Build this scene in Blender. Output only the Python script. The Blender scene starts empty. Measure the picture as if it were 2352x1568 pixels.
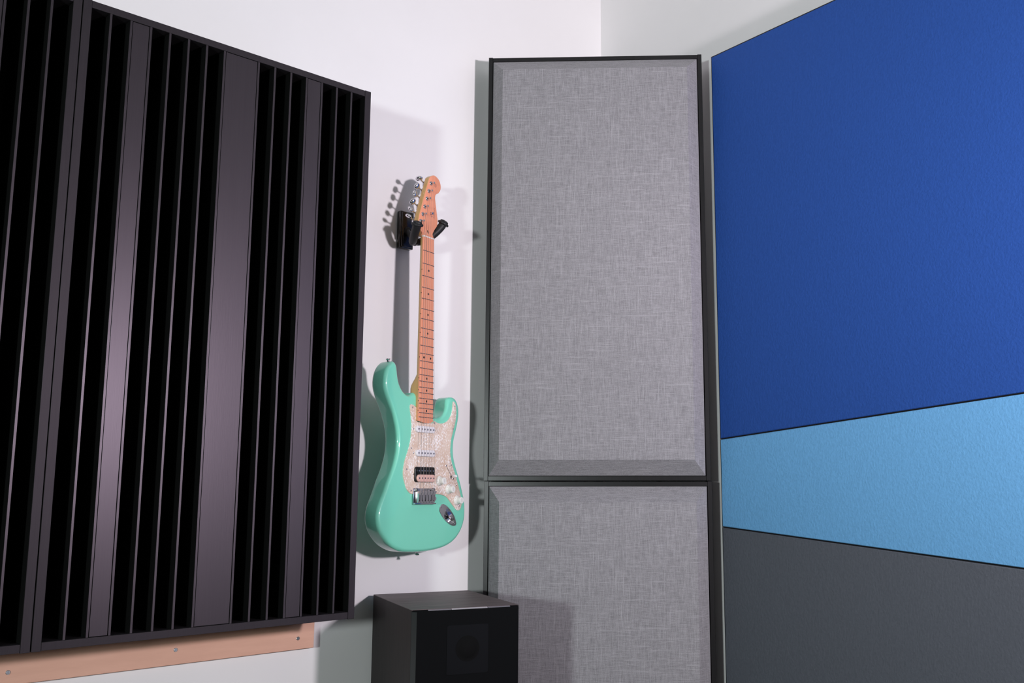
import bpy, bmesh, math, random
from mathutils import Vector, Matrix
random.seed(7)
S = bpy.context.scene
COL = S.collection
R_ = math.radians

# ------------------------------------------------------------------ helpers
def link(name, me, mat=None, parent=None):
    o = bpy.data.objects.new(name, me)
    COL.objects.link(o)
    if mat is not None:
        for m in (mat if isinstance(mat, (list, tuple)) else [mat]):
            me.materials.append(m)
    if parent is not None:
        o.parent = parent
    return o

def fin_bm(bm, name, mat, parent=None, smooth=None, recalc=True):
    if recalc:
        bmesh.ops.recalc_face_normals(bm, faces=bm.faces[:])
    me = bpy.data.meshes.new(name)
    bm.to_mesh(me); bm.free()
    if smooth is not None:
        for p in me.polygons: p.use_smooth = True
        me.set_sharp_from_angle(angle=R_(smooth))
    return link(name, me, mat, parent)

def thing(name, label, cat, loc, rotz=0.0, group=None):
    o = bpy.data.objects.new(name, None)
    COL.objects.link(o)
    o.empty_display_size = 0.1
    o.location = loc; o.rotation_euler = (0, 0, rotz)
    o['label'] = label; o['category'] = cat
    if group: o['group'] = group
    return o

def dup(root, loc, label):
    r = root.copy(); COL.objects.link(r); r.location = loc; r['label'] = label
    for ch in list(root.children):
        c = ch.copy(); COL.objects.link(c); c.parent = r
        for g in ch.children:
            d = g.copy(); COL.objects.link(d); d.parent = c
    return r

def add_box(bm, x0, x1, y0, y1, z0, z1, bevel=0.0, seg=2):
    vs = [bm.verts.new(p) for p in ((x0,y0,z0),(x1,y0,z0),(x1,y1,z0),(x0,y1,z0),(x0,y0,z1),(x1,y0,z1),(x1,y1,z1),(x0,y1,z1))]
    fs = [bm.faces.new([vs[i] for i in q]) for q in ((0,3,2,1),(4,5,6,7),(0,1,5,4),(1,2,6,5),(2,3,7,6),(3,0,4,7))]
    if bevel > 0:
        es = list({e for f in fs for e in f.edges})
        bmesh.ops.bevel(bm, geom=es, offset=bevel, segments=seg, profile=0.5, affect='EDGES')

def box(name, x0, x1, y0, y1, z0, z1, mat, parent=None, bevel=0.0, seg=2, flanks=False):
    bm = bmesh.new(); add_box(bm, x0, x1, y0, y1, z0, z1, bevel, seg)
    if flanks:
        bmesh.ops.recalc_face_normals(bm, faces=bm.faces[:])
        for f in bm.faces:
            if abs(f.normal.x) > 0.9: f.material_index = 1
    return fin_bm(bm, name, mat, parent, 40 if bevel else None)

def frame_of(axis):
    a = Vector(axis).normalized()
    u = a.cross(Vector((0, 0, 1)))
    if u.length < 1e-4: u = Vector((1, 0, 0))
    u.normalize()
    return a, u, a.cross(u)

def add_lathe(bm, origin, axis, prof, seg=24, sx=1.0, sy=1.0):
    """prof = [(radius, distance along axis)]"""
    a, u, v = frame_of(axis); o = Vector(origin); rings = []
    for r, h in prof:
        if r < 1e-6:
            rings.append([bm.verts.new(o + a*h)])
        else:
            rings.append([bm.verts.new(o + a*h + u*(r*sx*math.cos(2*math.pi*k/seg)) + v*(r*sy*math.sin(2*math.pi*k/seg))) for k in range(seg)])
    for A, B in zip(rings, rings[1:]):
        for k in range(seg):
            k2 = (k+1) % seg
            if len(A) == 1 and len(B) == 1: continue
            if len(A) == 1: bm.faces.new((A[0], B[k], B[k2]))
            elif len(B) == 1: bm.faces.new((A[k], A[k2], B[0]))
            else: bm.faces.new((A[k], A[k2], B[k2], B[k]))
    if len(rings[0]) > 1: bm.faces.new(rings[0])
    if len(rings[-1]) > 1: bm.faces.new(rings[-1])

def lathe(name, origin, axis, prof, mat, parent=None, seg=24, smooth=40, sx=1.0, sy=1.0):
    bm = bmesh.new(); add_lathe(bm, origin, axis, prof, seg, sx, sy)
    return fin_bm(bm, name, mat, parent, smooth)

def add_tube(bm, pts, rad, seg=12, caps=True):
    P = [Vector(p) for p in pts]
    if not isinstance(rad, (list, tuple)): rad = [rad]*len(P)
    t0 = (P[1]-P[0]).normalized(); a, u, v = frame_of(t0); rings = []
    for i, p in enumerate(P):
        t = (P[min(i+1, len(P)-1)] - P[max(i-1, 0)]).normalized()
        u = (u - t*u.dot(t)).normalized(); v = t.cross(u)
        rings.append([bm.verts.new(p + (u*math.cos(2*math.pi*k/seg) + v*math.sin(2*math.pi*k/seg))*rad[i]) for k in range(seg)])
    for A, B in zip(rings, rings[1:]):
        for k in range(seg):
            bm.faces.new((A[k], A[(k+1) % seg], B[(k+1) % seg], B[k]))
    if caps:
        bm.faces.new(rings[0]); bm.faces.new(rings[-1])

def tube(name, pts, rad, mat, parent=None, seg=12):
    bm = bmesh.new(); add_tube(bm, pts, rad, seg)
    return fin_bm(bm, name, mat, parent, 50)

def crom(P, n=4, closed=True):
    out = []; N = len(P)
    rng = range(N) if closed else range(N-1)
    for i in rng:
        if closed: p0, p1, p2, p3 = P[(i-1) % N], P[i], P[(i+1) % N], P[(i+2) % N]
        else: p0, p1, p2, p3 = P[max(i-1, 0)], P[i], P[i+1], P[min(i+2, N-1)]
        for k in range(n):
            t = k/n
            out.append(tuple(0.5*(2*b + (c-a)*t + (2*a-5*b+4*c-d)*t*t + (3*b-a-3*c+d)*t**3) for a, b, c, d in zip(p0, p1, p2, p3)))
    if not closed: out.append(tuple(P[-1]))
    return out

def relax(P, k):
    for _ in range(k):
        P = [tuple((P[i-1][j] + 2*P[i][j] + P[(i+1) % len(P)][j])/4 for j in (0, 1)) for i in range(len(P))]
    return P

def even(P, step):
    """closed polyline resampled at an even step"""
    out = []; carry = 0.0; N = len(P)
    for i in range(N):
        a = Vector(P[i]); b = Vector(P[(i+1) % N]); L = (b-a).length
        if L < 1e-9: continue
        d = carry
        while d < L:
            q = a + (b-a)*(d/L); out.append((q.x, q.y)); d += step
        carry = d - L
    return out

def area2(P):
    return sum(P[i-1][0]*P[i][1] - P[i][0]*P[i-1][1] for i in range(len(P)))/2

def inset(P, d):
    N = len(P); out = []
    for i in range(N):
        a, b, c = Vector(P[i-1]), Vector(P[i]), Vector(P[(i+1) % N])
        e1 = (b-a).normalized(); e2 = (c-b).normalized()
        n1 = Vector((-e1.y, e1.x)); n2 = Vector((-e2.y, e2.x))
        n = n1+n2
        if n.length < 1e-6: n = n1.copy()
        n.normalize()
        m = min(1/max(n.dot(n1), 0.5), 1.5)
        out.append(tuple(b + n*d*m))
    return out

def soft_insets(P, ds):
    """insets at rising distances, taken in small smoothed steps so that tight corners never cross"""
    out = []; cur = list(P); at = 0.0
    for d in ds:
        k = max(1, math.ceil((d-at)/0.0008))
        for _ in range(k if d > at else 0):
            cur = relax(inset(cur, (d-at)/k), 2)
        at = d; out.append(cur)
    return out

def add_slab(bm, P, y0, y1, rf=0.0, rb=0.0, n=6, soft=False):
    """outline P in (x,z), front face at y0 (towards the room), back at y1, rounded edges"""
    if area2(P) < 0: P = P[::-1]
    rings = []
    cache = {}
    if soft:
        ds = sorted({round(x, 7) for x in [rf*(1-math.sin((math.pi/2)*k/n)) for k in range(n+1)] + [rb*(1-math.cos((math.pi/2)*k/n)) for k in range(n+1)]})
        cache = dict(zip(ds, soft_insets(P, ds)))
    def ring(ins, y):
        Q = cache[round(ins, 7)] if soft else (inset(P, ins) if ins > 0 else P)
        rings.append([bm.verts.new((q[0], y, q[1])) for q in Q])
    if rf > 0:
        for k in range(n+1):
            a = (math.pi/2)*k/n
            ring(rf*(1-math.sin(a)), y0 + rf*(1-math.cos(a)))
    else: ring(0, y0)
    if rb > 0:
        for k in range(n+1):
            a = (math.pi/2)*k/n
            ring(rb*(1-math.cos(a)), y1 - rb*(1-math.sin(a)))
    else: ring(0, y1)
    N = len(P)
    for A, B in zip(rings, rings[1:]):
        for k in range(N):
            bm.faces.new((A[k], A[(k+1) % N], B[(k+1) % N], B[k]))
    caps = [bm.faces.new(rings[0]), bm.faces.new(rings[-1])]
    for f in caps: f.normal_update()
    bmesh.ops.triangulate(bm, faces=caps, ngon_method='EAR_CLIP')

def slab(name, P, y0, y1, mat, parent=None, rf=0.0, rb=0.0, n=6, smooth=30, soft=False):
    bm = bmesh.new(); add_slab(bm, P, y0, y1, rf, rb, n, soft)
    return fin_bm(bm, name, mat, parent, smooth)

def rrect(x0, x1, z0, z1, r, n=5):
    out = []
    for cx, cz, a0 in ((x1-r, z1-r, 0), (x0+r, z1-r, 90), (x0+r, z0+r, 180), (x1-r, z0+r, 270)):
        for k in range(n+1):
            a = R_(a0 + 90*k/n); out.append((cx + r*math.cos(a), cz + r*math.sin(a)))
    return out

# ------------------------------------------------------------------ materials
def mat_new(name):
    m = bpy.data.materials.new(name); m.use_nodes = True
    nt = m.node_tree; b = nt.nodes['Principled BSDF']
    return m, nt, b

def pbr(name, col, rough=0.5, metal=0.0, spec=0.5, coat=0.0, coat_rough=0.05):
    m, nt, b = mat_new(name)
    b.inputs['Base Color'].default_value = (*col, 1)
    b.inputs['Roughness'].default_value = rough
    b.inputs['Metallic'].default_value = metal
    b.inputs['Specular IOR Level'].default_value = spec
    b.inputs['Coat Weight'].default_value = coat
    b.inputs['Coat Roughness'].default_value = coat_rough
    return m

def N(nt, t, **kw):
    n = nt.nodes.new(t)
    for k, v in kw.items():
        if k in n.inputs: n.inputs[k].default_value = v
        else: setattr(n, k, v)
    return n

def coords(nt, scale, rot=(0, 0, 0)):
    tc = N(nt, 'ShaderNodeTexCoord'); mp = N(nt, 'ShaderNodeMapping')
    mp.inputs['Scale'].default_value = scale
    mp.inputs['Rotation'].default_value = rot
    nt.links.new(tc.outputs['Object'], mp.inputs['Vector'])
    return mp.outputs['Vector']

def noise(nt, scale_vec, scale=1.0, detail=2.0, rough=0.5, rot=(0, 0, 0)):
    n = N(nt, 'ShaderNodeTexNoise')
    n.inputs['Scale'].default_value = scale; n.inputs['Detail'].default_value = detail
    n.inputs['Roughness'].default_value = rough
    nt.links.new(coords(nt, scale_vec, rot), n.inputs['Vector'])
    return n.outputs['Fac']

def ramp(nt, fac, stops):
    r = N(nt, 'ShaderNodeValToRGB'); cr = r.color_ramp
    while len(cr.elements) < len(stops): cr.elements.new(0.5)
    for e, (p, c) in zip(cr.elements, stops):
        e.position = p; e.color = (*c, 1)
    nt.links.new(fac, r.inputs['Fac'])
    return r.outputs['Color']

def mathn(nt, op, a, b):
    n = N(nt, 'ShaderNodeMath', operation=op)
    for i, x in enumerate((a, b)):
        if isinstance(x, (int, float)): n.inputs[i].default_value = x
        else: nt.links.new(x, n.inputs[i])
    return n.outputs[0]

def bump(nt, b, h, strength, dist=0.001):
    n = N(nt, 'ShaderNodeBump'); n.inputs['Strength'].default_value = strength
    n.inputs['Distance'].default_value = dist
    nt.links.new(h, n.inputs['Height']); nt.links.new(n.outputs['Normal'], b.inputs['Normal'])

def wall_mat():
    m, nt, b = mat_new('wall_paint')
    c = ramp(nt, noise(nt, (1, 1, 1), 6, 3), [(0.3, (0.815, 0.80, 0.80)), (0.7, (0.83, 0.815, 0.815))])
    nt.links.new(c, b.inputs['Base Color'])
    b.inputs['Roughness'].default_value = 0.75; b.inputs['Specular IOR Level'].default_value = 0.2
    bump(nt, b, noise(nt, (1, 1, 1), 260, 2), 0.05, 0.0006)
    return m

def laminate(name='black_laminate', base=0.010, rough=0.36, spec=0.5, grain=(700, 700, 18), lamp_tint=(1, 1, 1)):
    m, nt, b = mat_new(name)
    g = noise(nt, (500, 500, 6), 1, 3)
    c = ramp(nt, g, [(0.3, (base*0.8, base*0.78, base*0.82)), (0.75, (base*1.4, base*1.3, base*1.4))])
    nt.links.new(c, b.inputs['Base Color'])
    b.inputs['Roughness'].default_value = rough; b.inputs['Specular IOR Level'].default_value = spec
    b.inputs['Specular Tint'].default_value = (*lamp_tint, 1)
    bump(nt, b, noise(nt, grain, 1, 2), 0.10, 0.0004)
    return m

def fabric_mat():
    m, nt, b = mat_new('grey_woven_fabric')
    v = noise(nt, (760, 760, 45), 1, 3, 0.6)
    h = noise(nt, (45, 45, 760), 1, 3, 0.6)
    f = noise(nt, (500, 500, 500), 1, 2, 0.6)
    v2 = noise(nt, (420, 420, 11), 1, 1, 0.5)
    h2 = noise(nt, (11, 11, 420), 1, 1, 0.5)
    s = mathn(nt, 'ADD', mathn(nt, 'MULTIPLY', mathn(nt, 'ADD', v, h), 0.36), mathn(nt, 'MULTIPLY', f, 0.28))
    c = ramp(nt, s, [(0.34, (0.13, 0.13, 0.136)), (0.46, (0.215, 0.21, 0.22)), (0.55, (0.27, 0.265, 0.277)), (0.70, (0.40, 0.395, 0.41))])
    sl = mathn(nt, 'MAXIMUM', v2, h2)
    k = ramp(nt, sl, [(0.60, (0, 0, 0)), (0.74, (1, 1, 1))])
    mx = N(nt, 'ShaderNodeMixRGB'); mx.inputs['Color2'].default_value = (0.42, 0.415, 0.43, 1)
    kk = N(nt, 'ShaderNodeMath', operation='MULTIPLY'); kk.inputs[1].default_value = 0.32
    nt.links.new(k, kk.inputs[0]); nt.links.new(kk.outputs[0], mx.inputs['Fac'])
    nt.links.new(c, mx.inputs['Color1'])
    nt.links.new(mx.outputs['Color'], b.inputs['Base Color'])
    b.inputs['Roughness'].default_value = 0.95; b.inputs['Specular IOR Level'].default_value = 0.1
    b.inputs['Sheen Weight'].default_value = 0.08
    bump(nt, b, s, 0.35, 0.001)
    return m

def felt_mat(name, col):
    m, nt, b = mat_new(name)
    n = noise(nt, (1, 1, 0.85), 210, 3, 0.6)
    lo = tuple(x*0.94 for x in col); hi = tuple(x*1.06 for x in col)
    nt.links.new(ramp(nt, n, [(0.3, lo), (0.7, hi)]), b.inputs['Base Color'])
    b.inputs['Roughness'].default_value = 0.72; b.inputs['Specular IOR Level'].default_value = 0.16
    bump(nt, b, n, 0.55, 0.0012)
    return m

def wood_mat(name, lo, hi, scale, rough=0.5, spec=0.4, coat=0.0, bumps=0.05):
    m, nt, b = mat_new(name)
    n = noise(nt, scale, 1, 4, 0.6)
    nt.links.new(ramp(nt, n, [(0.3, lo), (0.7, hi)]), b.inputs['Base Color'])
    b.inputs['Roughness'].default_value = rough; b.inputs['Specular IOR Level'].default_value = spec
    b.inputs['Coat Weight'].default_value = coat; b.inputs['Coat Roughness'].default_value = 0.08
    bump(nt, b, n, bumps, 0.0005)
    return m

def pearl_mat():
    m, nt, b = mat_new('cream_pearl_plastic')
    tan = ramp(nt, noise(nt, (60, 60, 40), 1, 2), [(0.35, (0.66, 0.49, 0.385)), (0.65, (0.72, 0.58, 0.48))])
    a = noise(nt, (330, 330, 190), 1, 2, 0.5, (0, 0.5, 0))
    big = noise(nt, (45, 45, 30), 1, 1)
    fl = ramp(nt, mathn(nt, 'ADD', a, mathn(nt, 'MULTIPLY', mathn(nt, 'SUBTRACT', big, 0.5), 0.35)), [(0.50, (0, 0, 0)), (0.66, (1, 1, 1))])
    mx = N(nt, 'ShaderNodeMixRGB'); mx.inputs['Color2'].default_value = (0.93, 0.89, 0.88, 1)
    nt.links.new(fl, mx.inputs['Fac']); nt.links.new(tan, mx.inputs['Color1'])
    nt.links.new(mx.outputs['Color'], b.inputs['Base Color'])
    b.inputs['Roughness'].default_value = 0.18
    return m

M = {}
M['wall'] = wall_mat()
M['floor'] = wood_mat('dark_floor_boards', (0.10, 0.085, 0.07), (0.17, 0.14, 0.115), (3, 40, 3), 0.5)
M['ceiling'] = pbr('ceiling_paint', (0.75, 0.75, 0.75), 0.9, spec=0.2)
M['lam'] = laminate('black_laminate', 0.009, 0.385, 0.68, lamp_tint=(1.0, 0.84, 1.0))  # the pink lamp's cast is put into the sheen colour
M['rail'] = laminate('black_painted_rail', 0.009, 0.52, 0.44, lamp_tint=(1.0, 0.86, 1.0))  # same pink lamp cast coloured into the rail sheen
M['wellblack'] = pbr('well_black', (0.004, 0.004, 0.004), 0.8, spec=0.1)
M['frame'] = laminate('black_frame_edging', 0.008, 0.29, 0.42, (60, 60, 60))
M['fabric'] = fabric_mat()
M['navy'] = felt_mat('dark_blue_felt', (0.024, 0.086, 0.36))
M['sky'] = felt_mat('light_blue_felt', (0.16, 0.42, 0.74))
M['slate'] = felt_mat('slate_grey_felt', (0.095, 0.105, 0.125))
M['backing'] = pbr('black_backing', (0.01, 0.012, 0.016), 0.7)
M['strip'] = wood_mat('pale_plywood', (0.70, 0.40, 0.295), (0.76, 0.445, 0.33), (9, 60, 60), 0.6, 0.3)
M['chrome'] = pbr('chrome', (0.72, 0.70, 0.73), 0.14, 1.0)
M['zinc'] = pbr('zinc_screw', (0.42, 0.45, 0.48), 0.35, 1.0)
M['green'] = pbr('seafoam_lacquer', (0.205, 0.70, 0.505), 0.35, spec=0.3, coat=1.0, coat_rough=0.04)
M['pearl'] = pearl_mat()
M['board'] = wood_mat('amber_maple', (0.74, 0.285, 0.17), (0.81, 0.335, 0.205), (160, 160, 7), 0.4, 0.3, 0.1)
M['neck'] = wood_mat('golden_maple', (0.52, 0.29, 0.10), (0.60, 0.36, 0.145), (120, 120, 6), 0.3, 0.4, 0.4)
M['fret'] = pbr('fret_wire', (0.30, 0.29, 0.33), 0.3, 1.0)
M['fretend'] = pbr('fret_end', (0.75, 0.73, 0.72), 0.3, 1.0)
M['dot'] = pbr('dark_inlay', (0.02, 0.012, 0.012), 0.4)
M['bone'] = pbr('bone_nut', (0.78, 0.68, 0.62), 0.4)
M['white'] = pbr('white_plastic', (0.80, 0.78, 0.80), 0.25)
M['cream'] = pbr('aged_white_plastic', (0.78, 0.78, 0.73), 0.3)
M['pink'] = pbr('pale_pink_plastic', (0.78, 0.49, 0.42), 0.3)
M['black'] = pbr('black_plastic', (0.006, 0.006, 0.006), 0.3)
M['ink'] = pbr('dark_ink', (0.16, 0.06, 0.06), 0.5)
M['string'] = pbr('wound_string', (0.34, 0.27, 0.26), 0.55, 1.0)
M['blockwood'] = pbr('black_painted_wood', (0.006, 0.005, 0.005), 0.25, coat=0.4, coat_rough=0.1)
M['rubber'] = pbr('black_rubber', (0.010, 0.010, 0.011), 0.5, spec=0.35)
M['veneer'] = wood_mat('black_ash_veneer', (0.032, 0.022, 0.022), (0.165, 0.118, 0.118), (7, 110, 110), 0.5, 0.4, 0.0, 0.08)  # top paler and redder than the sides: reflected wall light painted in
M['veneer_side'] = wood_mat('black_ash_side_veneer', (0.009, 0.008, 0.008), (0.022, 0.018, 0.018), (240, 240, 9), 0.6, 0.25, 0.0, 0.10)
M['baffle'] = pbr('black_grille_cloth', (0.0050, 0.0053, 0.0058), 0.95, spec=0.05)
M['tweeter'] = pbr('tweeter_black', (0.0068, 0.0072, 0.0085), 0.9, spec=0.07)
M['dome'] = pbr('tweeter_dome_black', (0.0060, 0.0060, 0.0062), 0.9, spec=0.05)
M['edge'] = pbr('gloss_black_edge', (0.020, 0.025, 0.026), 0.45, spec=0.5)  # left bevel only: greenish base paints in the left lamp's reflection
M['trim'] = pbr('satin_metal_trim', (0.78, 0.77, 0.79), 0.35, 1.0)  # centre piece lighter than its neighbours, a lamp glint painted into the metal
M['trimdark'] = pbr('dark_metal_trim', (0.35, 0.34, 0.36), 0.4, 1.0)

# ------------------------------------------------------------------ room
CX, CY = 0.11436, 3.06                       # the corner
AL, AR = R_(44.186), R_(-51.159)
L = Vector((math.cos(AL), math.sin(AL), 0)); NL = Vector((L.y, -L.x, 0))
RR = Vector((math.cos(AR), math.sin(AR), 0)); NR = Vector((RR.y, -RR.x, 0))
CN = Vector((CX, CY, 0))
H = 3.05
def LW(s, z, off=0.0): return CN - L*s + NL*off + Vector((0, 0, z))
def RW(s, z, off=0.0): return CN + RR*s + NR*off + Vector((0, 0, z))

def prism(name, P, z0, z1, mat):
    bm = bmesh.new()
    a = [bm.verts.new((p.x, p.y, z0)) for p in P]; b = [bm.verts.new((p.x, p.y, z1)) for p in P]
    n = len(P)
    bm.faces.new(a); bm.faces.new(b)
    for i in range(n): bm.faces.new((a[i], a[(i+1) % n], b[(i+1) % n], b[i]))
    o = fin_bm(bm, name, mat); o['kind'] = 'structure'
    return o
WL, WR, T = 6.2, 5.4, 0.12
OC = CN - (NL+NR).normalized()*0.17
prism('wall_left', [CN, LW(WL, 0), LW(WL, 0, -T), OC], 0, H, M['wall'])
prism('wall_right', [CN, RW(WR, 0), RW(WR, 0, -T), OC], 0, H, M['wall'])
far = LW(WL, 0) + RR*WR
prism('floor', [OC, LW(WL, 0, -T), far, RW(WR, 0, -T)], -0.1, 0.0, M['floor'])
prism('ceiling', [OC, LW(WL, 0, -T), far, RW(WR, 0, -T)], H, H+0.1, M['ceiling'])

# ------------------------------------------------------------------ slatted diffusers
W, HD, DF, DB = 0.6450, 1.2151, -0.220, -0.018
def make_diffuser(s_right, label):
    t = thing('slatted_diffuser', label, 'acoustic panel', LW(s_right + W/2, 0.9124), AL, 'black slatted panels on the left wall')
    x0, x1 = -W/2, W/2; fs = 0.0160; ft = 0.0145; ti = 0.0048
    for a, b in ((x0, x0+fs), (x1-fs, x1)):
        box('side_rail', a, b, DF, DB, 0, HD, [M['rail'], M['wellblack']], t, 0.0006, 1, True)
    box('top_rail', x0+fs, x1-fs, DF+0.0006, DB, HD-ft-0.0008, HD-0.0008, M['rail'], t, 0.0005, 1)
    box('bottom_rail', x0+fs, x1-fs, DF+0.0006, DB, 0.0008, ft+0.0008, M['rail'], t, 0.0005, 1)
    box('back_board', x0+fs, x1-fs, DB-0.008, DB, ft, HD-ft, M['wellblack'], t)
    xi0, xi1 = x0+fs, x1-fs; pit = (xi1-xi0+ti)/16
    zf0, zf1 = ft+0.0008, HD-ft-0.0008
    for k in range(1, 16):
        if k == 8: continue
        xc = xi0 - ti/2 + k*pit
        box('fin', xc-ti/2, xc+ti/2, DF+0.0008, DB-0.008, zf0, zf1, [M['lam'], M['wellblack']], t, 0.0004, 1, True)
    depth = {1: 5, 2: 3, 4: 2, 5: 6, 6: 4, 7: 1, 10: 1, 11: 4, 12: 6, 14: 2, 15: 3, 16: 5}
    for k, dp in depth.items():
        a = xi0 - ti/2 + (k-1)*pit + ti/2; b = a + pit - ti
        if k == 1: a = xi0
        if k == 16: b = xi1
        y = DF + 0.075 + 0.017*dp
        box('well_floor', a, b, y, y+0.006, zf0, zf1, M['wellblack'], t)
    for k0, k1 in ((3, 3), (8, 9), (13, 13)):
        a = xi0 + (k0-1)*pit + 0.0007; b = xi0 + k1*pit - ti - 0.0007
        box('face_plate', a, b, DF+0.0014, DF+0.016, zf0+0.0008, zf1-0.0008, M['lam'], t, 0.0006, 1)
    return t
d1 = make_diffuser(1.0235, 'black slatted panel hanging nearest the green guitar, complete to its right edge')
dup(d1, LW(1.0235 + W + 0.0015 + W/2, 0.9124), 'black slatted panel cut off by the left edge of the photo')

# wooden strip under them
t = thing('mounting_strip', 'pale pinkish wooden strip with screws, on the wall under the black slatted panels', 'wood strip', LW(1.003, 0.8268), AL)
box('board', -1.70, 0, -0.0175, -0.0005, 0, 0.090, M['strip'], t, 0.0008, 1)
for s, z in ((1.0446, 0.8515), (1.3297, 0.8572), (1.6469, 0.8507), (1.98, 0.855)):
    lathe('screw', (1.003-s, -0.0175, z-0.8268), (0, -1, 0), [(0.0042, -0.003), (0.0042, 0.0006), (0.0036, 0.0012), (0.0016, 0.0012), (0.0012, 0.0004), (0, 0.0004)], M['zinc'], t, 14)

# ------------------------------------------------------------------ grey fabric panels across the corner
GA = math.atan2(-0.0375, 1.0)
GX = Vector((math.cos(GA), math.sin(GA), 0))
def grey_panel(x_shift, z0, h, label):
    w = 0.6095; t = thing('fabric_panel', label, 'acoustic panel', Vector((0.08, 2.62, 0)) + GX*x_shift + Vector((0, 0, z0)), GA, 'grey fabric panels stacked in the corner')
    f = 0.0118; D = 0.082
    for a, b in ((-w/2, -w/2+f), (w/2-f, w/2)):
        box('side_rail', a, b, 0, D, 0, h, M['frame'], t, 0.0007, 1)
    box('top_rail', -w/2+f, w/2-f, 0.0005, D, h-f-0.0012, h-0.0012, M['frame'], t, 0.0006, 1)
    box('bottom_rail', -w/2+f, w/2-f, 0.0005, D, 0.0004, f+0.001, M['frame'], t, 0.0006, 1)
    # fabric cushion with bevelled edge
    bm = bmesh.new()
    g = 0.0012; A = (-w/2+f+g, w/2-f-g-0.0006, f+0.0016, h-f-0.0018); bx, bz, dp = 0.031, 0.040, 0.040
    def ring(ix, iz, y): return [bm.verts.new(p) for p in ((A[0]+ix, y, A[2]+iz), (A[1]-ix, y, A[2]+iz), (A[1]-ix, y, A[3]-iz), (A[0]+ix, y, A[3]-iz))]
    rs = [ring(0, 0, 0.05), ring(0, 0, 0.004), ring(0.0006, 0.0006, 0.001)]
    for u in (0.5, 0.92, 0.98):
        rs.append(ring(0.0006+bx*u, 0.0006+bz*u, 0.001-dp*u))
    rs.append(ring(bx*1.03, bz*1.03, -dp*0.995)); rs.append(ring(bx*1.09, bz*1.09, -dp))
    for p, q in zip(rs, rs[1:]):
        for k in range(4): bm.faces.new((p[k], p[(k+1) % 4], q[(k+1) % 4], q[k]))
    bm.faces.new(rs[-1]); bm.faces.new(rs[0])
    fin_bm(bm, 'fabric_cushion', M['fabric'], t, 24)
    return t
grey_panel(0.0024, 0.0, 1.2143, 'lower grey fabric panel of the corner stack, partly behind the speaker')
grey_panel(0.0000, 1.2155, 1.2059, 'upper grey fabric panel of the corner stack, tall and fully visible')

# ------------------------------------------------------------------ blue and slate panels on the right wall
def wedge(P, mat, label):
    zb = min(p[1] for p in P)
    t = thing('felt_panel', label, 'acoustic panel', RW(0, zb), AR, 'coloured felt panels on the right wall')
    Q = [(p[0], p[1]-zb) for p in P]
    slab('backing', Q, -0.0435, -0.004, M['backing'], t, 0.0015, 0.0, 3)
    q = [(max(a, sl+0.0032), min(b, 2.4186-zb-0.0036)) for a, b in inset(Q if area2(Q) > 0 else Q[::-1], 0.0013)]
    slab('felt_face', q, -0.0455, -0.040, mat, t, 0.0025, 0.0, 4)
sl, sr = 0.5300, 1.74
zt1a, zt1b = 1.3266, 1.3266 + (1.3869-1.3266)/(1.3628-0.5382)*(sr-0.5382)
zt2a, zt2b = 1.0942, 1.0942 + (1.0345-1.0941)/(1.3372-0.5368)*(sr-0.5368)
g = 0.0004
wedge([(sl, zt1a+g), (sr, zt1b+g), (sr, 2.4186), (sl, 2.4186)], M['navy'], 'dark blue felt panel, topmost of the three on the right wall')
wedge([(sl, zt2a+g), (sr, zt2b+g), (sr, zt1b-g), (sl, zt1a-g)], M['sky'], 'light blue wedge-shaped felt panel between the dark blue and grey ones')
wedge([(sl, 0.02), (sr, 0.02), (sr, zt2b-g), (sl, zt2a-g)], M['slate'], 'slate grey felt panel under the light blue one on the right wall')

# ------------------------------------------------------------------ loudspeaker
SA = 0.4267; sw, sd, sh = 0.2470, 0.3480, 0.9366
sx = Vector((math.cos(SA), math.sin(SA), 0)); sy = Vector((-math.sin(SA), math.cos(SA), 0))
t = thing('tower_speaker', 'black wood-grained loudspeaker standing in front of the corner panels', 'speaker', Vector((-0.3332, 2.1385, 0)) + sx*sw/2 + sy*sd/2, SA)
bm = bmesh.new()
add_box(bm, -sw/2, sw/2, -sd/2, sd/2, 0, sh, 0.0008, 1)
bmesh.ops.recalc_face_normals(bm, faces=bm.faces[:])
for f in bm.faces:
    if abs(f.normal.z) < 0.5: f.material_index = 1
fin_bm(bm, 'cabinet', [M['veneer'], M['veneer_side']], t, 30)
bm = bmesh.new()
bf = -sd/2 - 0.014
P = [(-sw/2+0.0003, -sd/2-0.0003), (-sw/2+0.0080, bf), (sw/2-0.010, bf), (sw/2-0.0003, -sd/2-0.0003)]
zt = sh - 0.0008
va = [bm.verts.new((p[0], p[1], 0.002)) for p in P]; vb = [bm.verts.new((p[0], p[1], zt)) for p in P]
bm.faces.new(va); bm.faces.new(vb)
for i in range(4): bm.faces.new((va[i], va[(i+1) % 4], vb[(i+1) % 4], vb[i]))
bmesh.ops.recalc_face_normals(bm, faces=bm.faces[:])
es = [e for e in bm.edges if all(v.co.z > 0.9 for v in e.verts) and any(v.co.y < -sd/2-0.005 for v in e.verts)]
bmesh.ops.bevel(bm, geom=es, offset=0.0045, segments=4, profile=0.5, affect='EDGES')
bmesh.ops.recalc_face_normals(bm, faces=bm.faces[:])
for f in bm.faces:
    if f.normal.x < -0.45 and abs(f.normal.z) < 0.3: f.material_index = 1
fin_bm(bm, 'front_baffle', [M['baffle'], M['edge']], t, 40)
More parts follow.
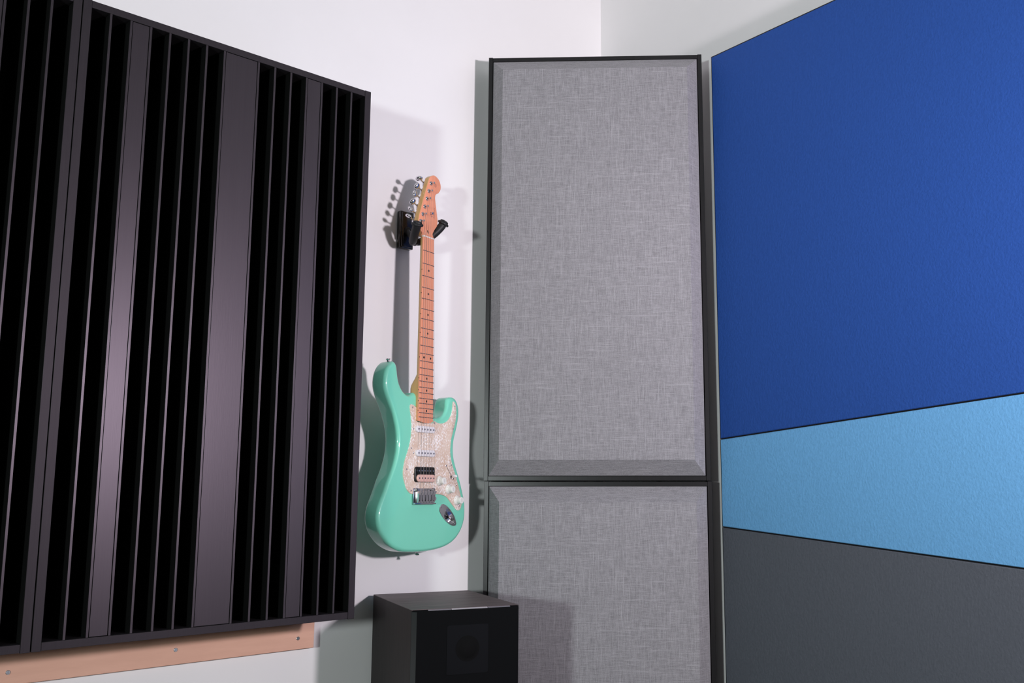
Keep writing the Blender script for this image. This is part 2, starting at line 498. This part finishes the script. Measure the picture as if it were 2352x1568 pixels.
for a, b, m in ((-0.090, -0.0385, 'trimdark'), (-0.0375, 0.045, 'trim'), (0.046, 0.098, 'trimdark')):
    bm = bmesh.new()
    vs = [(a, bf+0.0065, zt), (b, bf+0.0065, zt), (b, bf+0.0035, zt+0.0012), (a, bf+0.0035, zt+0.0012), (b, bf+0.0004, zt-0.0012), (a, bf+0.0004, zt-0.0012), (b, bf+0.0065, zt-0.004), (a, bf+0.0065, zt-0.004)]
    v = [bm.verts.new(p) for p in vs]
    for q in ((0, 1, 2, 3), (3, 2, 4, 5), (5, 4, 6, 7), (7, 6, 1, 0), (0, 3, 5, 7), (1, 6, 4, 2)): bm.faces.new([v[i] for i in q])
    fin_bm(bm, 'top_trim', M[m], t)
tw = slab('tweeter_plate', rrect(-0.048, 0.047, sh-0.138, sh-0.035, 0.004, 3), bf-0.0012, bf+0.002, M['tweeter'], t, 0.0008, 0, 3)
lathe('tweeter_dome', (-0.001, bf-0.0010, sh-0.085), (0, -1, 0), [(0.027, -0.001), (0.027, 0.0006), (0.022, 0.0004), (0.018, 0.003), (0.009, 0.0065), (0, 0.0075)], M['dome'], tw, 28)

# ------------------------------------------------------------------ guitar
GANG = R_(59.5); GZ = 1.0278
GO = Vector((-0.355, 2.44, GZ))
gt = thing('electric_guitar', 'seafoam green electric guitar with pearl pickguard hanging on the left wall', 'guitar', GO, GANG)
def gl(P): return [(p[0], p[1]-GZ) for p in P]
BODY = [(-0.1090, 1.5043), (-0.1180, 1.5007), (-0.1274, 1.4932), (-0.1367, 1.4819), (-0.1421, 1.468), (-0.144, 1.4505), (-0.143, 1.4374), (-0.1379, 1.4236), (-0.1265, 1.4032), (-0.1102, 1.3768), (-0.0983, 1.3502), (-0.0931, 1.3352), (-0.0895, 1.315), (-0.0898, 1.2946), (-0.0922, 1.2793), (-0.0969, 1.2639), (-0.1031, 1.2487), (-0.1114, 1.2315), (-0.1197, 1.2164), (-0.1339, 1.1859), (-0.1407, 1.1731), (-0.1481, 1.1594), (-0.1534, 1.1468), (-0.1563, 1.1332), (-0.1563, 1.1235), (-0.1538, 1.1099), (-0.1482, 1.098), (-0.1405, 1.0871), (-0.1297, 1.076), (-0.116, 1.0646), (-0.1008, 1.0561), (-0.0839, 1.0493), (-0.0595, 1.0427), (-0.0171, 1.0395), (0.0214, 1.0389), (0.0500, 1.0400), (0.0787, 1.0424), (0.1043, 1.0464), (0.1269, 1.0527), (0.1444, 1.0604), (0.1602, 1.0715), (0.1744, 1.0861), (0.1831, 1.0999), (0.1882, 1.1149), (0.19, 1.1323), (0.1892, 1.1466), (0.188, 1.158), (0.1830, 1.1744), (0.1745, 1.1963), (0.1632, 1.2214), (0.1517, 1.2431), (0.1421, 1.2615), (0.1362, 1.2777), (0.1338, 1.2950), (0.135, 1.3174), (0.14, 1.3308), (0.145, 1.3453), (0.1509, 1.3622), (0.155, 1.3791), (0.1564, 1.3959), (0.1552, 1.407), (0.1502, 1.42), (0.1444, 1.4284), (0.137, 1.4334), (0.1279, 1.4349), (0.1119, 1.4317), (0.1031, 1.4249), (0.1008, 1.4138), (0.0994, 1.4027), (0.0935, 1.3914), (0.0833, 1.382), (0.0695, 1.3757), (0.0523, 1.3736), (0.0380, 1.3790), (0.0300, 1.3930), (0.0150, 1.4020), (0.0, 1.4030), (-0.0120, 1.4060), (-0.0163, 1.4135), (-0.0184, 1.4249), (-0.0228, 1.433), (-0.0310, 1.4335), (-0.0451, 1.4247), (-0.058, 1.4237), (-0.0677, 1.428), (-0.0774, 1.4344), (-0.0857, 1.444), (-0.0924, 1.4558), (-0.0966, 1.4739), (-0.0985, 1.4880), (-0.1015, 1.4990)]
outline = even(relax(even(crom(gl(BODY), 6), 0.0035), 3), 0.0030)
YF, YB = 0.0112, 0.0572
body = slab('body', outline, YF, YB, M['green'], gt, 0.0098, 0.0080, 8, 60, True)
# pickguard
PG = [(-0.0477, 1.4022), (-0.0516, 1.3977), (-0.0503, 1.3864), (-0.0466, 1.3732), (-0.0441, 1.3558), (-0.0434, 1.35), (-0.0437, 1.3366), (-0.0454, 1.318), (-0.051, 1.2972), (-0.0582, 1.2796), (-0.0655, 1.2642), (-0.0696, 1.2489), (-0.0714, 1.2337), (-0.0692, 1.2187), (-0.0631, 1.2049), (-0.0589, 1.1958), (-0.0507, 1.1878), (-0.0426, 1.1827), (-0.0314, 1.1812), (0.0141, 1.181), (0.056, 1.1809), (0.0766, 1.1798), (0.0906, 1.1771), (0.1029, 1.1728), (0.1137, 1.1652), (0.1246, 1.1561), (0.1356, 1.1474), (0.1439, 1.1409), (0.1521, 1.138), (0.1611, 1.1406), (0.1655, 1.1459), (0.1679, 1.1567), (0.1638, 1.1746), (0.154, 1.1985), (0.1424, 1.2233), (0.131, 1.2448), (0.1214, 1.2641), (0.1164, 1.2812), (0.115, 1.2985), (0.1179, 1.3218), (0.1237, 1.3373), (0.1287, 1.3518), (0.1346, 1.3686), (0.1381, 1.3853), (0.1382, 1.4008), (0.1351, 1.4139), (0.1294, 1.4206), (0.124, 1.4218), (0.1224, 1.4129), (0.121, 1.3996), (0.116, 1.3861), (0.1074, 1.3746), (0.0969, 1.3674), (0.0847, 1.3629), (0.0725, 1.3611), (0.0604, 1.362), (0.0499, 1.3646)]
PGEND = [(0.0447, 1.3669), (0.0423, 1.3600), (-0.0225, 1.3600), (-0.0240, 1.3936), (-0.038, 1.4008)]
pgo = crom(gl(PG), 4, False) + gl(PGEND)
pg = slab('pickguard', pgo, 0.0090, YF, M['pearl'], gt, 0.0008, 0, 2, 30)
def gscrew(x, z, r=0.0022, y=0.0090, parent=None, name='screw'):
    return lathe(name, (x, y, z-GZ), (0, -1, 0), [(r, -0.001), (r, 0.0003), (r*0.75, 0.0008), (r*0.35, 0.0009), (r*0.3, 0.0004), (0, 0.0004)], M['chrome'], parent, 12)
for x, z in ((-0.0426, 1.3948), (0.1298, 1.4096), (0.1243, 1.3499), (0.0458, 1.3605), (-0.0445, 1.2934), (-0.0599, 1.2415), (-0.0405, 1.1898), (0.0584, 1.1866), (0.119, 1.2554), (0.1439, 1.2044), (0.1563, 1.1498)):
    gscrew(x, z, parent=pg)
# pickups
def single_coil(xc, zc):
    p = slab('single_coil_pickup', rrect(xc-0.0375, xc+0.0375, zc-GZ-0.0083, zc-GZ+0.0083, 0.0080, 8), 0.0030, 0.0092, M['white'], gt, 0.0012, 0, 3, 35)
    for k in range(6):
        lathe('pole_piece', (xc+0.0005+(k-2.5)*0.0118, 0.0030, zc-GZ), (0, -1, 0), [(0.0024, -0.001), (0.0024, 0.0005), (0.0019, 0.0008), (0, 0.0008)], M['fret'], p, 12)
    for sgn in (-1, 1):
        gscrew(xc+sgn*0.0425, zc, 0.0024, 0.0088, p, 'mounting_screw')
single_coil(0.0054, 1.3420)
single_coil(0.0080, 1.2824)
hb = thing_hb = slab('humbucker_pickup', rrect(-0.0305, 0.0465, 1.2103-GZ, 1.2484-GZ, 0.0065, 5), 0.0046, 0.0092, M['black'], gt, 0.0012, 0, 3, 35)
for z0, z1, mt, nm, yo in ((1.2296, 1.2474, 'black', 'black_coil', 0.0024), (1.2114, 1.2292, 'pink', 'pink_coil', 0.0010)):
    c = slab(nm, rrect(-0.0268, 0.0440, z0-GZ, z1-GZ, 0.0086, 8), yo, 0.0050, M[mt], hb, 0.0010, 0, 3, 35)
    for k in range(6):
        lathe('pole_piece', (0.0092+(k-2.5)*0.0112, yo, (z0+z1)/2-GZ), (0, -1, 0), [(0.0021, -0.001), (0.0021, 0.0005), (0.0015, 0.0008), (0, 0.0008)], M['chrome'] if nm == 'black_coil' else M['fret'], c, 10)
gscrew(-0.0335, 1.2300, 0.0018, 0.0088, hb, 'mounting_screw'); gscrew(0.0500, 1.2300, 0.0018, 0.0088, hb, 'mounting_screw')
# bridge
br = bmesh.new()
add_box(br, -0.0345, 0.0480, 0.0060, 0.0088, 1.1560-GZ, 1.1952-GZ, 0.0008, 2)
add_box(br, -0.0345, 0.0480, 0.0000, 0.0070, 1.1560-GZ, 1.1588-GZ, 0.0007, 2)
bridge = fin_bm(br, 'bridge_plate', M['chrome'], gt, 40)
SXC = [0.0063 + (k-2.5)*0.0112 for k in range(6)]
for k, x in enumerate(SXC):
    bm = bmesh.new()
    prof = [(1.1600, 0.0058), (1.1600, -0.0020), (1.1660, -0.0036), (1.1800, -0.0040), (1.1850, -0.0058), (1.1885, -0.0048), (1.1890, 0.0058)]
    a = [bm.verts.new((x-0.0051, y, z-GZ)) for z, y in prof]; b = [bm.verts.new((x+0.0051, y, z-GZ)) for z, y in prof]
    bm.faces.new(a); bm.faces.new(b)
    for i in range(len(prof)): bm.faces.new((a[i], a[(i+1) % len(prof)], b[(i+1) % len(prof)], b[i]))
    sdl = fin_bm(bm, 'saddle', M['chrome'], bridge)
    box('string_slot', x-0.0005, x+0.0005, -0.0044, -0.0030, 1.1630-GZ, 1.1795-GZ, M['black'], sdl)
for x in (-0.0265, 0.0400):
    lathe('pivot_post', (x, 0.0060, 1.1915-GZ), (0, -1, 0), [(0.0052, 0), (0.0052, 0.004), (0.0042, 0.0055), (0.0018, 0.0055), (0.0016, 0.0030), (0, 0.0030)], M['chrome'], bridge, 16)
lathe('arm_socket', (0.0470, 0.0065, 1.1700-GZ), (0, -1, 0), [(0.0060, 0), (0.0060, 0.003), (0.0045, 0.0045), (0, 0.0045)], M['chrome'], bridge, 16)
# knobs
for x, z in ((0.0700, 1.2143), (0.1090, 1.1930), (0.1452, 1.1643)):
    k = lathe('control_knob', (x, 0.0088, z-GZ), (0, -1, 0), [(0.0128, 0), (0.0130, 0.0012), (0.0122, 0.0028), (0.0098, 0.0056), (0.0092, 0.0062), (0.0088, 0.0160), (0.0080, 0.0170), (0.0, 0.0172)], M['cream'], gt, 32, 35)
    bm = bmesh.new()
    for j in range(10):
        a = R_(60 + 32*j); rr = 0.0112
        add_lathe(bm, (x+rr*math.cos(a), 0.0088-0.0042, z-GZ+rr*math.sin(a)), (0, -1, 0), [(0.00045, -0.0006), (0.00045, 0.0003), (0, 0.0003)], 8)
    fin_bm(bm, 'dial_marks', M['ink'], k, None)
    box('pointer_line', x-0.0003, x+0.0003, 0.0088-0.01735, 0.0088-0.0168, z-GZ-0.004, z-GZ+0.004, M['fret'], k)
# pickup selector
swt = thing_sw = tube('selector_switch', [(0.1180, 0.0090, 1.2300-GZ), (0.1150, -0.0060, 1.2268-GZ)], 0.0013, M['chrome'], gt, 10)
tube('switch_slot', [(0.1010, 0.00895, 1.2492-GZ), (0.1240, 0.00895, 1.2240-GZ)], 0.0006, M['black'], swt, 6)
tube('switch_tip', [(0.1158, -0.0015, 1.2277-GZ), (0.1150, -0.0055, 1.2270-GZ), (0.1138, -0.0115, 1.2262-GZ), (0.1134, -0.0140, 1.2259-GZ)], [0.0024, 0.0038, 0.0036, 0.0022], M['white'], swt, 14)
gscrew(0.0980, 1.2533, 0.0026, 0.0090, swt); gscrew(0.1292, 1.2204, 0.0026, 0.0090, swt)
# jack plate
JACK = [(0.0862, 1.156), (0.0745, 1.1451), (0.0765, 1.1357), (0.089, 1.1217), (0.1069, 1.1086), (0.1247, 1.1007), (0.1372, 1.0987), (0.1461, 1.1011), (0.145, 1.1097), (0.1365, 1.1249), (0.1218, 1.1391), (0.1038, 1.1511)]
CUP = [(0.1058, 1.1431), (0.0955, 1.1290), (0.0985, 1.1184), (0.1175, 1.1066), (0.1320, 1.1062), (0.1372, 1.1118), (0.1310, 1.1229), (0.1183, 1.136)]
jo = even(crom(gl(JACK), 6), 0.0016); co = crom(gl(CUP), 6)
if area2(jo) < 0: jo = jo[::-1]
if area2(co) < 0: co = co[::-1]
jc = Vector((sum(p[0] for p in co)/len(co), sum(p[1] for p in co)/len(co)))
bm = bmesh.new(); NA = 48
def polar(P, c, n):
    out = []
    for k in range(n):
        a = 2*math.pi*k/n; d = Vector((math.cos(a), math.sin(a))); best = None
        for i in range(len(P)):
            p = Vector(P[i-1])-c; q = Vector(P[i])-c; e = q-p
            den = d.x*e.y - d.y*e.x
            if abs(den) < 1e-12: continue
            s_ = (p.x*e.y - p.y*e.x)/den; u_ = (p.x*d.y - p.y*d.x)/den
            if s_ > 0 and -1e-6 <= u_ <= 1+1e-6 and (best is None or s_ > best): best = s_
        out.append(c + d*(best or 0.001))
    return out
pj, pc = polar(jo, jc, NA), polar(co, jc, NA)
sec = []
for f, y in ((1.0, YF), (1.0, YF-0.0014), (0.985, YF-0.0020)):
    sec.append([bm.verts.new((jc.x+(p.x-jc.x)*f, y, jc.y+(p.y-jc.y)*f)) for p in pj])
for f, y in ((1.03, YF-0.0020), (1.0, YF-0.0012), (0.93, YF+0.002), (0.75, YF+0.0065), (0.5, YF+0.0095), (0.25, YF+0.0105)):
    sec.append([bm.verts.new((jc.x+(p.x-jc.x)*f, y, jc.y+(p.y-jc.y)*f)) for p in pc])
for A, B in zip(sec, sec[1:]):
    for k in range(NA): bm.faces.new((A[k], A[(k+1) % NA], B[(k+1) % NA], B[k]))
bm.faces.new(sec[-1])
jk = fin_bm(bm, 'jack_plate', M['chrome'], gt, 35)
# the recess under the cup is cut out of the body
bm = bmesh.new()
sec = [[bm.verts.new((jc.x+(p.x-jc.x)*f, y, jc.y+(p.y-jc.y)*f)) for p in pc] for f, y in ((1.06, YF-0.01), (1.06, YF+0.003), (0.98, YF+0.008), (0.7, YF+0.0125), (0.3, YF+0.013))]
for A, B in zip(sec, sec[1:]):
    for k in range(NA): bm.faces.new((A[k], A[(k+1) % NA], B[(k+1) % NA], B[k]))
bm.faces.new(sec[0]); bm.faces.new(sec[-1])
bmesh.ops.recalc_face_normals(bm, faces=bm.faces[:])
cme = bpy.data.meshes.new('cut'); bm.to_mesh(cme); bm.free()
cut = bpy.data.objects.new('cut', cme); COL.objects.link(cut); cut.parent = gt
bpy.context.view_layer.update()
md = body.modifiers.new('recess', 'BOOLEAN'); md.operation = 'DIFFERENCE'; md.object = cut; md.solver = 'EXACT'
bpy.context.view_layer.update()
nm_ = bpy.data.meshes.new_from_object(body.evaluated_get(bpy.context.evaluated_depsgraph_get()))
body.modifiers.clear(); body.data = nm_
bpy.data.objects.remove(cut, do_unlink=True)
for p in body.data.polygons: p.use_smooth = True
body.data.set_sharp_from_angle(angle=R_(40))
lathe('jack_socket', (0.1180, YF+0.0098, 1.1215-GZ), (-0.3, -1, 0.25), [(0.0048, -0.001), (0.0048, 0.002), (0.0036, 0.0026), (0.0034, 0.0005), (0, 0.0005)], M['black'], jk, 18)
gscrew(0.0800, 1.1475, 0.0023, YF-0.0018, jk); gscrew(0.1405, 1.1040, 0.0023, YF-0.0018, jk)
# strap buttons
SB = [(0.0030, -0.001), (0.0056, 0.0), (0.0054, 0.0014), (0.0034, 0.0028), (0.0032, 0.0046), (0.0048, 0.0066), (0.0058, 0.0080), (0.0052, 0.0094), (0.0020, 0.0098), (0, 0.0092)]
lathe('strap_button', (0.0172, 0.033, 1.0398-GZ), (0, 0, -1), SB, M['chrome'], gt, 20)
lathe('strap_button', (-0.1095, 0.034, 1.5015-GZ), (-0.12, 0, 1), SB, M['chrome'], gt, 20)

# neck: D-shaped, thickening into a square heel
ZN, SC = 1.8357, 0.6450
def half(z):
    u = (ZN - z)/(ZN-1.362)
    c = -0.0036 + u*0.0046
    return c - (0.0215+0.0078*u), c + (0.0215+0.0078*u)
bm = bmesh.new(); rings = []
zs = [1.3625, 1.400, 1.432, 1.444, 1.452, 1.460, 1.468, 1.480, 1.500, 1.56, 1.66, 1.76, 1.815, 1.830, 1.842]
for z in zs:
    a, b = half(min(z, ZN)); u = (z-1.444)/(1.480-1.444); u = min(max(u, 0), 1); u = u*u*(3-2*u)
    D = (0.0345)*(1-u) + (0.0215 - 0.0015*max(0, (z-1.5)/0.34))*u
    sq = 1-u; ring = []
    n = 14
    for k in range(n+1):
        th = math.pi*k/n
        ex = 2 + 5*sq
        cx, sy_ = math.cos(th), math.sin(th)
        xx = math.copysign(abs(cx)**(2/ex), cx); yy = abs(sy_)**(2/ex)
        ring.append(bm.verts.new(((a+b)/2 - xx*(b-a)/2*0.998, 0.0052 + yy*(D-0.0052), z-GZ)))
    rings.append(ring)
for A, B in zip(rings, rings[1:]):
    for k in range(len(A)): bm.faces.new((A[k], A[(k+1) % len(A)], B[(k+1) % len(A)], B[k]))
bm.faces.new(rings[0]); bm.faces.new(rings[-1])
neck = fin_bm(bm, 'neck', M['neck'], gt, 50)
# fretboard
bm = bmesh.new(); rings = []
for i in range(21):
    z = 1.3622 + (ZN-1.3622)*i/20; a, b = half(z); ring = []
    for k in range(9):
        q = -1 + 2*k/8; ring.append(bm.verts.new(((a+b)/2+q*(b-a)/2, 0.0009*q*q - (0.0004 if abs(q) < 1 else -0.0004), z-GZ - (0.0045*(1-q*q) if i == 0 else 0))))
    ring.append(bm.verts.new((b, 0.0053, z-GZ))); ring.append(bm.verts.new((a, 0.0053, z-GZ)))
    rings.append(ring)
for A, B in zip(rings, rings[1:]):
    n = len(A)
    for k in range(n): bm.faces.new((A[k], A[(k+1) % n], B[(k+1) % n], B[k]))
bm.faces.new(rings[0]); bm.faces.new(rings[-1])
fb = fin_bm(bm, 'fretboard', M['board'], gt, 35)
def fz(n): return ZN - SC*(1-2**(-n/12))
for n in range(1, 23):
    z = fz(n); a, b = half(z)
    pts = [(a+0.0002 + (b-a-0.0004)*k/8, 0.0009*(-1+2*k/8)**2 - 0.0005, z-GZ) for k in range(9)]
    fr = tube('fret', pts, 0.00095, M['fret'], fb, 8)
    lathe('fret_end', (a+0.0004, 0.0006, z-GZ), (-1, 0, 0), [(0.0010, 0), (0.0010, 0.0007), (0, 0.0009)], M['fretend'], fr, 8)
def inlay(x, y, z, r, axis): lathe('position_dot', (x, y, z-GZ), axis, [(r, -0.0003), (r, 0.00035), (0, 0.0004)], M['dot'], fb, 16)
for n in (3, 5, 7, 9, 12, 15, 17, 19, 21):
    z = (fz(n)+fz(n-1))/2; a, b = half(z); c = (a+b)/2
    for dx in ((-0.013, 0.013) if n == 12 else (0.0,)):
        inlay(c+dx, -0.0003 + 0.0009*(dx/0.025)**2, z, 0.0029, (0, -1, 0))
    inlay(a, 0.0030, z, 0.0011, (-1, 0, 0))
a, b = half(ZN)
box('nut', a-0.0002, b+0.0002, -0.0012, 0.0060, ZN-GZ-0.0005, ZN-GZ+0.0035, M['bone'], gt, 0.0006, 2)
# headstock
HL = [(0.0194, 2.0126), (0.0043, 2.0037), (-0.0005, 1.9927), (-0.0155, 1.9513), (-0.029, 1.9109), (-0.0346, 1.8932), (-0.0377, 1.8792), (-0.0387, 1.8717), (-0.0330, 1.8580), (-0.0275, 1.8500), (-0.0252, 1.8400)]
HR = [(0.031, 2.0126), (0.0416, 2.008), (0.0484, 2.0007), (0.052, 1.9915), (0.0516, 1.983), (0.0479, 1.976), (0.0416, 1.9693), (0.0339, 1.9647), (0.0302, 1.9603), (0.0291, 1.9525), (0.0308, 1.9429), (0.0353, 1.9232), (0.0399, 1.9027), (0.0416, 1.8896), (0.0393, 1.879), (0.0331, 1.8709), (0.027, 1.8629), (0.0227, 1.8553), (0.0205, 1.8470), (0.0185, 1.8395)]
ho = crom(gl(HL[::-1] + HR), 4, False)
bm = bmesh.new(); add_slab(bm, ho, 0.0085, 0.0228, 0.0012, 0.0012, 3)
bmesh.ops.recalc_face_normals(bm, faces=bm.faces[:])
for f in bm.faces:
    if f.normal.y < -0.8: f.material_index = 1
# ramp between the nut and the headstock face
hs = fin_bm(bm, 'headstock', [M['neck'], M['board']], gt, 35)
bm = bmesh.new()
sec = []
for z, y, (a, b) in ((ZN+0.003, 0.0022, (half(ZN))), (ZN+0.009, 0.0045, (-0.0258, 0.0188)), (ZN+0.015, 0.0072, (-0.0275, 0.0196)), (ZN+0.021, 0.0086, (-0.0295, 0.0215))):
    sec.append([bm.verts.new(p) for p in ((a, y, z-GZ), (b, y, z-GZ), (b, 0.0105, z-GZ), (a, 0.0105, z-GZ))])
for A, B in zip(sec, sec[1:]):
    for k in range(4): bm.faces.new((A[k], A[(k+1) % 4], B[(k+1) % 4], B[k]))
bm.faces.new(sec[0]); bm.faces.new(sec[-1])
fin_bm(bm, 'headstock_ramp', M['board'], gt, 40)
# tuners
POST = [(0.0093, 1.9877), (0.0012, 1.9646), (-0.0057, 1.9421), (-0.0143, 1.9185), (-0.0216, 1.8965), (-0.029, 1.8762)]
for i, (x, z) in enumerate(POST):
    z -= GZ
    tn = lathe('tuner', (x, 0.0085, z), (0, -1, 0), [(0.0058, -0.0005), (0.0058, 0.0012), (0.0050, 0.0024), (0.0033, 0.0026), (0.0029, 0.0050), (0.0021, 0.0062), (0.0021, 0.0082), (0.0029, 0.0092), (0.0029, 0.0120), (0.0022, 0.0126), (0, 0.0126)], M['chrome'], gt, 20)
    bx = Vector((x-0.0265, 0.0265, z+0.0090)); hx = Vector((x-0.0010, 0.0265, z+0.0005))
    box('tuner_housing', x-0.0085, x+0.0055, 0.0225, 0.0315, z-0.0070, z+0.0080, M['chrome'], tn, 0.002, 2)
    d = (bx-hx).normalized()
    tube('tuner_shaft', [hx, hx+(bx-hx)*0.55, hx+(bx-hx)*0.8], [0.0020, 0.0018, 0.0024], M['chrome'], tn, 10)
    # oval key, each turned its own way about the shaft
    ang = (0.25, 1.15, 1.75, 1.0, 2.3, 2.75)[i]
    u = Vector((0, 1, 0)); v = d.cross(u).normalized()
    wdir = u*math.cos(ang) + v*math.sin(ang); tdir = d.cross(wdir)
    bm = bmesh.new(); RG = []
    for r, h in ((0.0, -0.0062), (0.55, -0.0060), (0.86, -0.0042), (1.0, -0.0012), (1.0, 0.0012), (0.86, 0.0042), (0.55, 0.0060), (0.0, 0.0062)):
        c = bx + d*h*1.15
        if r == 0: RG.append([bm.verts.new(c)])
        else: RG.append([bm.verts.new(c + wdir*(0.0095*r*math.copysign(abs(math.cos(q))**0.8, math.cos(q))) + tdir*(0.0048*r*math.sin(q))) for q in [2*math.pi*k/20 for k in range(20)]])
    for A, B in zip(RG, RG[1:]):
        for k in range(20):
            k2 = (k+1) % 20
            if len(A) == 1: bm.faces.new((A[0], B[k], B[k2]))
            elif len(B) == 1: bm.faces.new((A[k], A[k2], B[0]))
            else: bm.faces.new((A[k], A[k2], B[k2], B[k]))
    fin_bm(bm, 'tuner_key', M['chrome'], tn, 60)
# strings and string tree
SR = [0.00052, 0.00044, 0.00036, 0.00027, 0.00023, 0.00020]
for k in range(6):
    na, nb = half(ZN); xn = na+0.0035 + (nb-na-0.007)*k/5
    px_, pz_ = POST[5-k]
    tube('string', [(SXC[k], 0.0020, 1.1605-GZ), (SXC[k], -0.0056, 1.1850-GZ), (xn, -0.0018, ZN-GZ+0.0015), (px_+0.0022, 0.0010, pz_-GZ)], SR[k], M['string'], gt, 6)
lathe('string_tree', (0.0105, 0.0085, 1.9055-GZ), (0, -1, 0), [(0.0020, 0), (0.0020, 0.0060), (0.0036, 0.0062), (0.0036, 0.0080), (0.0018, 0.0088), (0, 0.0088)], M['chrome'], hs, 14)
lathe('string_tree', (0.0135, 0.0085, 1.8985-GZ), (0, -1, 0), [(0.0016, 0), (0.0016, 0.0030), (0, 0.0034)], M['chrome'], hs, 12)
# printed marks on the headstock face and the truss rod slot
bm = bmesh.new()
def stroke(pts, r): add_tube(bm, [(p[0], 0.00845, p[1]-GZ) for p in pts], r, 6)
stroke([(0.0285+0.0040*math.cos(q), 1.9870+0.0048*math.sin(q)) for q in [2*math.pi*k/18 for k in range(19)]], 0.00028)
stroke([(0.0285+0.0022*math.cos(q), 1.9870+0.0026*math.sin(q)) for q in [2*math.pi*k/12 for k in range(13)]], 0.00028)
stroke([(0.0262+0.0013*math.sin(k*1.9)+0.0004*k*0.35, 1.9255-0.0017*k) for k in range(19)], 0.00030)
stroke([(0.0225+0.0010*math.sin(k*1.4+1), 1.9140-0.0016*k) for k in range(12)], 0.00026)
fin_bm(bm, 'printed_script', M['ink'], hs, 40)
tube('truss_rod_slot', [(-0.0010, 0.0080, 1.8580-GZ), (0.0004, 0.0076, 1.8530-GZ), (0.0012, 0.0066, 1.8490-GZ)], [0.0010, 0.0016, 0.0012], M['dot'], hs, 8)

# ------------------------------------------------------------------ wall hanger
HS, HZ = 0.7716, 1.8266
hg = thing('guitar_hanger', 'black wall hanger with two padded prongs under the headstock of the guitar', 'hanger', LW(HS, HZ), AL)
bm = bmesh.new()
add_box(bm, -0.0212, 0.0212, -0.0165, -0.0003, 0, 0.1012, 0.002, 2)
add_box(bm, -0.0180, 0.0180, -0.0205, -0.0150, 0.0032, 0.0980, 0.002, 2)
fin_bm(bm, 'wood_block', M['blockwood'], hg, 35)
slab('inset_face', rrect(-0.0145, 0.0145, 0.0070, 0.0942, 0.002, 3), -0.0215, -0.0200, M['blockwood'], hg, 0.0008, 0, 2)
MI = Matrix.Translation(LW(HS, HZ)) @ Matrix.Rotation(AL, 4, 'Z'); MI = MI.inverted()
MG = Matrix.Translation(Vector((-0.355, 2.44, 0))) @ Matrix.Rotation(GANG, 4, 'Z')
def g2h(p): return MI @ (MG @ Vector(p))
joint = g2h((-0.004, 0.048, 1.8330)); root = Vector((0.0, -0.0205, 0.046))
lathe('flange', root, (0, -1, 0), [(0.0125, 0), (0.0120, 0.003), (0.0085, 0.005), (0, 0.005)], M['rubber'], hg, 20)
yk = bmesh.new()
add_tube(yk, [root, root.lerp(joint, 0.5), joint], 0.0070, 14)
add_lathe(yk, joint, (0, -1, 0), [(0.0, -0.010), (0.009, -0.009), (0.012, 0.0), (0.009, 0.009), (0, 0.010)], 16)
fin_bm(yk, 'steel_yoke', M['rubber'], hg, 50)
armL = [(-0.004, 0.048, 1.8330), (-0.0160, 0.0440, 1.8285), (-0.0290, 0.0320, 1.8295), (-0.0430, 0.0150, 1.8420), (-0.0505, 0.0030, 1.8550), (-0.0525, -0.0005, 1.8610)]
armR = [(-0.004, 0.048, 1.8330), (0.010, 0.046, 1.8340), (0.0270, 0.034, 1.8440), (0.0400, 0.018, 1.8600), (0.0510, 0.006, 1.8780), (0.0545, 0.000, 1.8890)]
for arm, tilt in ((armL, None), (armR, None)):
    pts = [g2h(p) for p in crom(arm, 6, False)]
    n = len(pts)
    pr = tube('padded_prong', pts, [0.0072 + 0.0036*min(1, i/(n*0.35)) for i in range(n)], M['rubber'], hg, 18)
    ax = (pts[-1]-pts[-4]).normalized()
    lathe('end_cap', pts[-1]-ax*0.003, ax, [(0.0100, -0.002), (0.0150, 0.0), (0.0158, 0.002), (0.0152, 0.0042), (0.0120, 0.0062), (0.0116, 0.0070), (0.0110, 0.0095), (0.0070, 0.0112), (0, 0.0116)], M['rubber'], pr, 26)

# ------------------------------------------------------------------ light, world, camera
def area(name, loc, target, power, size, col, spread=180):
    l = bpy.data.lights.new(name, 'AREA'); l.shape = 'DISK'; l.size = size
    l.energy = power; l.color = col; l.spread = R_(spread)
    o = bpy.data.objects.new(name, l); COL.objects.link(o)
    o.location = loc
    o.rotation_euler = (Vector(target)-Vector(loc)).to_track_quat('-Z', 'Y').to_euler()
    return o
area('studio_lamp', (1.74, 0.26, 1.58), (0.10, 2.85, 1.85), 21.0, 0.18, (1.0, 0.908, 0.99), 96)
area('studio_lamp', (-1.58, -1.92, 1.37), (0.1, 2.7, 1.75), 53, 0.26, (0.90, 1.0, 0.99), 150)
w = bpy.data.worlds.new('studio_dark'); S.world = w; w.use_nodes = True
w.node_tree.nodes['Background'].inputs['Color'].default_value = (0.93, 0.97, 1.0, 1)
w.node_tree.nodes['Background'].inputs['Strength'].default_value = 0.022

cam = bpy.data.cameras.new('camera'); co_ = bpy.data.objects.new('camera', cam); COL.objects.link(co_)
FPX = 2223.0
cam.sensor_width = 36.0; cam.sensor_fit = 'HORIZONTAL'; cam.lens = FPX/2352*36.0
cam.shift_x = (1176-1302)/2352
co_.location = (0, 0, 1.19)
co_.rotation_euler = (R_(90) + math.atan(342/2223), 0, 0)
cam.clip_start = 0.05
S.camera = co_
vs = S.view_settings
vs.view_transform = 'Standard'; vs.look = 'None'; vs.exposure = 0.0; vs.gamma = 1.0; vs.use_curve_mapping = False
